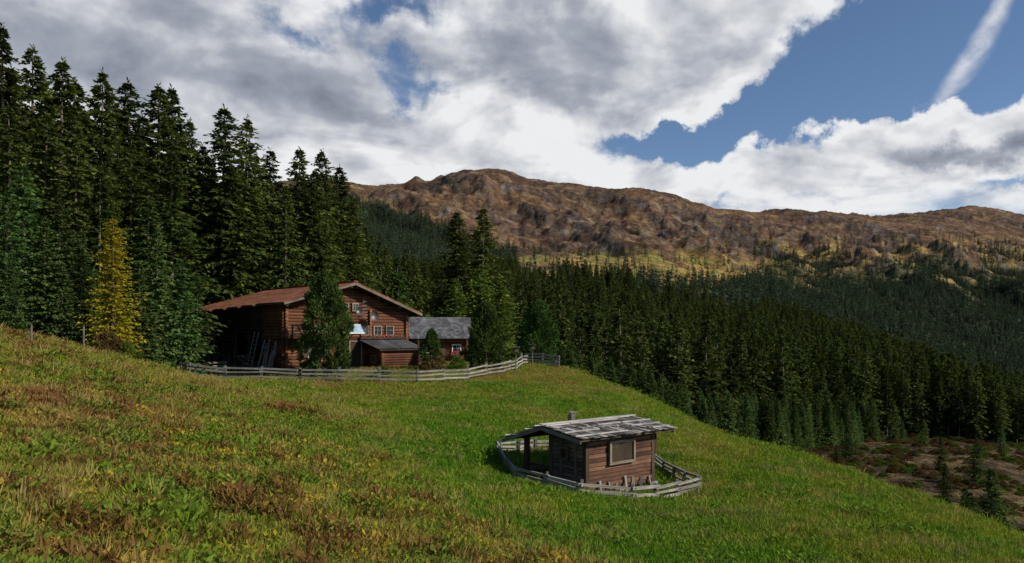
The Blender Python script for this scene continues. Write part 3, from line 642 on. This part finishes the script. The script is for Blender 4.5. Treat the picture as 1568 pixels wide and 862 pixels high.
mb.beam((-.6,3.2,1.8),(4.1,3.2,1.8),.14,.14,DARK);mb.beam((-.6,0,2.0),(4.1,0,2.0),.14,.14,DARK);mb.beam((-.6,1.5,2.16),(4.1,1.5,2.16),.14,.14,DARK)
mb.beam((0,-.3,1.95),(0,1.5,2.17),.1,.1,DARK);mb.beam((0,1.5,2.17),(0,3.4,1.72),.1,.1,DARK)
for q,w in ((.45,.03),(1.2,.03)): mb.beam((-.07,q,.15),(-.07,q,1.9),.05,.12,HG,up=(0,1,0))
mb.beam((0.1,3.2,.5),(1.6,3.2,.5),.05,.14,GREY);mb.beam((0,1.9,.75),(0,3.1,.75),.06,.1,DARK);mb.beam((0,1.9,.35),(0,3.1,.35),.06,.1,DARK)
mb.beam((3.75,-.05,1.1),(3.75,-.05,1.9),.08,.08,HUT)
for i in range(7): mb.beam((.5+i*.45+random.random()*.2,-.22,-.1),(.6+i*.45,-.12,.25+random.random()*.25),.1,.03,GREY)
mb.build('walls',hu);mb=MB(T)
window(mb,1.75,-.06,1.40,1.3,.78,'u',TRIM,-1,False,DARK,False)
window(mb,-.05,.95,1.4,.3,.4,'v',DARK)
mb.build('window',hu);mb=MB(T)
for sg,(ve,ze) in ((-1,(-.55,1.98)),(1,(3.75,1.60))):
    ap=np.array((0,1.5,2.33));d=np.array((0,ve,ze+.05))-ap;L=np.linalg.norm(d);d/=L;nr_=np.array((0,-d[2],d[1]));nr_=nr_ if nr_[2]>0 else -nr_
    mid=ap+d*L/2;mb.beam((-.75,mid[1],mid[2]),(4.25,mid[1],mid[2]),L,.05,DARK,up=tuple(nr_))
    NC=4
    for c in range(NC):
        u=-.8
        while u<4.25:
            w=random.uniform(.12,.26);p=ap+d*(L*(c)/NC)+nr_*.06;q=ap+d*(L*(c+1.18+random.uniform(-.10,.12))/NC)+nr_*.075;jz=random.uniform(0,.02)
            mb.beam((u+w/2,p[1],p[2]+.0),(u+w/2+random.uniform(-.02,.02),q[1],q[2]+.022+jz),w-.02,.022,SH,up=tuple(nr_),r=min(1,random.random()**2.0));u+=w
    for c in range(NC):
        p=ap+d*(L*(c+.55)/NC)+nr_*.135
        u0=-.85
        while u0<4.2:
            u1=min(4.3,u0+random.uniform(1.2,2.8))
            if random.random()<.75: mb.beam((u0,p[1]+random.uniform(-.03,.03),p[2]),(u1,p[1]+random.uniform(-.06,.06),p[2]),.07,.035,SH,r=.95,up=tuple(nr_))
            u0=u1+.05
    for ue in (-.8,4.3):
        a_=ap+d*0+nr_*-.0;b_=ap+d*L;mb.beam((ue,a_[1],a_[2]-.03),(ue,b_[1],b_[2]-.03),.04,.13,GREY,up=tuple(nr_),r=.2)
mb.beam((-.85,1.5,2.45),(4.3,1.5,2.45),.2,.04,SH,r=.9)
for i in range(7): mb.cyl((.2+i*.6,.2+random.random()*.6,2.2),(.35+i*.6,.3+random.random()*.5,2.28),.08,.05,6,STONE)
mb.beam((1.0,1.75,2.3),(1.0,1.75,2.68),.2,.2,METAL);mb.beam((.8,1.75,2.76),(1.2,1.75,2.76),.32,.04,METAL)
for q in (-.09,.09): mb.beam((1+q,1.75,2.68),(1+q,1.75,2.75),.03,.03,METAL)
mb.build('shingle_roof',hu)
g3=np.random.default_rng(5);n_=1500;a=g3.uniform(0,6.28,n_);r=g3.random(n_)**.5
P=np.stack([.9+r*.75*np.cos(a),2.45+r*.55*np.sin(a),(1-r**1.5)*.75*g3.random(n_)**.3],1);P=np.array([T(p) for p in P])
D=norm(g3.normal(0,1,(n_,3))*np.array([[1,1,.4]]));me=leafobj('hay_heap',P,D,norm(np.cross(D,g3.normal(0,1,(n_,3)))),np.full(n_,.3),np.full(n_,.02),g3.random(n_),None,[P_HAY]);o=link('hay_heap',me);o.parent=hu;o.matrix_parent_inverse=Matrix.Translation(-Vector(hu.location))
# ---- fences
def fence(name,path,sp,ph,rails,rw,rh,post=.12,seed=1):
    random.seed(seed);mb=MB();P=[np.array(p,float) for p in path];prev=None
    pl=[]
    for a,b in zip(P[:-1],P[1:]):
        k_=max(1,round(np.linalg.norm(b-a)/sp))
        pl+=[a+(b-a)*i/k_ for i in range(k_)]
    pl.append(P[-1])
    for q_ in pl:
        x,y=q_;z=h1(x,y)
        hh=ph*random.uniform(.92,1.12);lx,ly=random.gauss(0,.03),random.gauss(0,.03)
        mb.beam((x,y,z-.3),(x+lx,y+ly,z+hh),post,post*.9,GREY,up=(0,1,0),r=random.random()*.6)
        cur=(x,y,z)
        if prev is not None:
            d=np.array(cur)-np.array(prev);nn=np.array((d[1],-d[0],0));nn/=np.linalg.norm(nn)
            for k,r_ in enumerate(rails):
                o=nn*(post*.5+.03);j=[random.gauss(0,.03) for _ in range(2)]
                dd=d/np.linalg.norm(d)*.12
                mb.beam((prev[0]+o[0]-dd[0],prev[1]+o[1]-dd[1],prev[2]+r_+j[0]),(cur[0]+o[0]+dd[0],cur[1]+o[1]+dd[1],cur[2]+r_+j[1]),rw,rh*random.uniform(.8,1.2),GREY,r=random.uniform(.35,1))
        prev=cur
    return mb.build(name)
W=lambda p,Y:(wx(p,Y),Y)
fence('wooden_rail_fence',[W(235,57),W(256,54),W(290,53.3),W(400,53),W(520,53),W(640,53.5),W(715,56),W(770,60),W(790,64),W(806,68)],2.6,1.05,(.3,.58,.86),.05,.11,.15,3)
fence('wooden_rail_fence',[W(806,68),W(855,67),W(850,72)],1.6,1.1,(.25,.5,.75,1.0),.06,.12,.15,4)
fence('wooden_rail_fence',[W(235,57),W(300,60.5),W(345,62)],2.4,1.0,(.3,.6,.88),.05,.11,.14,6)
fence('low_hut_fence',[W(845,34.5),W(765,31.5),W(793,28.2),W(890,25.9),W(968,26.2),W(1068,29.4),W(1000,35.0)],1.5,.60,(.14,.31,.48),.07,.09,.10,5)
random.seed(12)
def pole(name,p,Y,h,r,box=False):
    x=wx(p,Y);z=h1(x,Y);mb=MB();mb.cyl((x,Y,z-.3),(x,Y,z+h),r,r*.8,8,GREY,r=.2)
    if box:
        mb.beam((x-.25,Y,z+h+.2),(x+.25,Y,z+h+.2),.35,.4,DARK);mb.beam((x-.35,Y-.1,z+h+.46),(x+.35,Y-.1,z+h+.46),.6,.05,SLATE);mb.beam((x-.15,Y-.19,z+h+.2),(x+.15,Y-.19,z+h+.2),.02,.2,GREY)
    else: mb.cyl((x,Y,z+h),(x,Y,z+h+.08),r*1.2,r*.5,8,DARK)
    mb.build(name)
pole('wooden_pole',254,55,2.7,.12);pole('wooden_pole',128,42,1.3,.06);pole('wooden_pole',48,34,.9,.05);pole('bird_house',815,66,1.4,.05,True);pole('lantern_post',790,62,1.6,.05,True)
# ------------------------------------------------------------ world
SUN=Vector((.86,-.26,.56)).normalized()
w=bpy.data.worlds.new('World');sc.world=w;w.use_nodes=True;b=NB(w.node_tree)
tc=b.n('ShaderNodeTexCoord');dirv=b.vm('NORMALIZE',tc.outputs['Generated']);sp=b.n('ShaderNodeSeparateXYZ');b.set(sp.inputs[0],dirv);x,y,z=sp.outputs
az=b.m('ARCTAN2',x,y);el=b.m('ARCSINE',z);ae=b.n('ShaderNodeCombineXYZ');b.set(ae.inputs[0],az);b.set(ae.inputs[1],el);ae=ae.outputs[0]
zc=b.m('ADD',b.m('MAXIMUM',z,0),.24);pc=b.n('ShaderNodeCombineXYZ');b.set(pc.inputs[0],b.m('DIVIDE',x,zc));b.set(pc.inputs[1],b.m('DIVIDE',y,zc));pc=pc.outputs[0]
def blob(p,q,rx,ry,rot=0,amp=1,soft=1.0,base=None):
    a=math.atan((p-784)/F);e=math.atan((HY-q)/F*math.cos(a));mp=b.n('ShaderNodeMapping',vector_type='TEXTURE');b.set(mp.inputs[0],base or ae)
    mp.inputs['Location'].default_value=(a,e,0);mp.inputs['Rotation'].default_value=(0,0,math.radians(rot));k=math.cos(a)
    mp.inputs['Scale'].default_value=(rx/F*k*k**.5,ry/F*k*k**.5,1)
    return b.m('MULTIPLY',b.mr(b.vm('LENGTH',mp.outputs[0]),max(0,1-soft),1+.3*soft,1,0),amp)
def add(*a):
    o=a[0]
    for q in a[1:]: o=b.m('ADD',o,q)
    return o
nA=b.noise(pc,2.3,7,.56,.25);off=b.vm('ADD',pc,(.09,-.03,.0));nB=b.noise(off,2.3,4,.56,.25);nC=b.noise(ae,16,5,.6,.3)
nt3=b.n('ShaderNodeTexNoise');b.set(nt3.inputs['Vector'],ae);nt3.inputs['Scale'].default_value=8;nt3.inputs['Detail'].default_value=6;nt3.inputs['Roughness'].default_value=.62
def warp(s_):
    sv=b.n('ShaderNodeVectorMath',operation='SCALE');b.set(sv.inputs[0],b.vm('SUBTRACT',nt3.outputs[1],(.5,.5,.5)));sv.inputs[3].default_value=s_
    return b.vm('ADD',ae,sv.outputs[0])
aw=warp(.17);aw2=warp(.03)
holes=add(blob(1400,45,260,125,22,1.15,.6,aw),blob(1170,170,160,50,12,1.0,.7,aw),blob(1000,207,100,28,8,.75,.8,aw),blob(1320,135,130,60,20,.9,.6,aw),blob(640,112,85,45,-20,.55,.9,aw),blob(450,40,130,24,-30,.34,1,aw),blob(620,0,100,24,0,.34,1,aw),blob(1110,298,70,14,0,.4,1,aw),blob(1530,275,60,18,0,.45,1,aw))
clouds=add(blob(300,110,480,190,-8,.3,.8,aw),blob(900,60,300,140,0,.45,.6,aw),blob(1460,200,230,55,17,.9,.7,aw),blob(1180,270,420,45,0,.45,.8,aw),blob(640,230,400,70,0,.3,.9,aw),blob(1090,110,110,90,0,.3,.8,aw))
opn=add(b.mr(z,.5,.78,0,.45),b.mr(y,.35,-.1,0,.6))
dens=add(b.m('MULTIPLY',b.m('SUBTRACT',nA,.5),1.5),b.m('MULTIPLY',b.m('SUBTRACT',nC,.5),.5),clouds,b.m('MULTIPLY',holes,-1.0),b.m('MULTIPLY',opn,-1.0),.14)
cover=b.mr(dens,-.20,.30,0,1)
cover=b.m('MULTIPLY',cover,b.mr(z,-.02,.03,0,1))
dark=add(blob(280,80,460,160,-6,.56,.9,aw),blob(840,75,240,95,-8,.66,.8,aw),blob(1500,225,170,36,12,.65,.9,aw),blob(560,95,130,80,0,.2,1,aw))
lit=b.m('MULTIPLY',b.m('SUBTRACT',nA,nB),2.3)
br=add(.95,b.m('MULTIPLY',dark,-.85),lit,b.m('MULTIPLY',b.m('SUBTRACT',nC,.5),.6),b.m('MULTIPLY',b.mr(dens,.3,.95,0,1),-.12))
cc=b.n('ShaderNodeValToRGB');b.set(cc.inputs[0],br);e=cc.color_ramp.elements;e[0].position=.1;e[0].color=(.20,.225,.285,1);e[1].position=1.0;e[1].color=(.84,.85,.865,1)
m_=e.new(.5);m_.color=(.37,.40,.465,1)
tw=blob(1497,66,135,19,55,1,.8,aw2);tr=b.m('MULTIPLY',tw,b.mr(nC,.38,.6,.3,.9),clamp=True)
sky=b.n('ShaderNodeTexSky',sky_type='NISHITA');sky.sun_disc=False;sky.sun_elevation=math.asin(SUN.z);sky.sun_rotation=math.atan2(SUN.x,SUN.y);sky.altitude=1800;sky.air_density=1.0;sky.dust_density=.3;sky.ozone_density=3.5
ST=.10
ccs=b.n('ShaderNodeVectorMath',operation='SCALE');b.set(ccs.inputs[0],cc.outputs[0]);ccs.inputs[3].default_value=1/ST
c=b.mix(cover,sky.outputs[0],ccs.outputs[0]);c=b.mix(tr,c,(.72/ST,.74/ST,.78/ST,1))
bg=b.n('ShaderNodeBackground');b.set(bg.inputs[0],c);bg.inputs[1].default_value=ST
o=b.n('ShaderNodeOutputWorld');b.set(o.inputs[0],bg.outputs[0])
sun=bpy.data.lights.new('sun','SUN');sun.energy=5.0;sun.angle=math.radians(.5);sun.color=(1,.93,.82);so=bpy.data.objects.new('sun',sun);sc.collection.objects.link(so);so.rotation_euler=SUN.to_track_quat('Z','Y').to_euler();so.location=(60,-30,60)
cam=bpy.data.cameras.new('camera');cam.lens=36*F/1568;cam.sensor_width=36;cam.shift_y=79/1568;cam.clip_end=20000;cam.clip_start=.1
co=bpy.data.objects.new('camera',cam);co.rotation_euler=(math.radians(90),0,0);sc.collection.objects.link(co);sc.camera=co
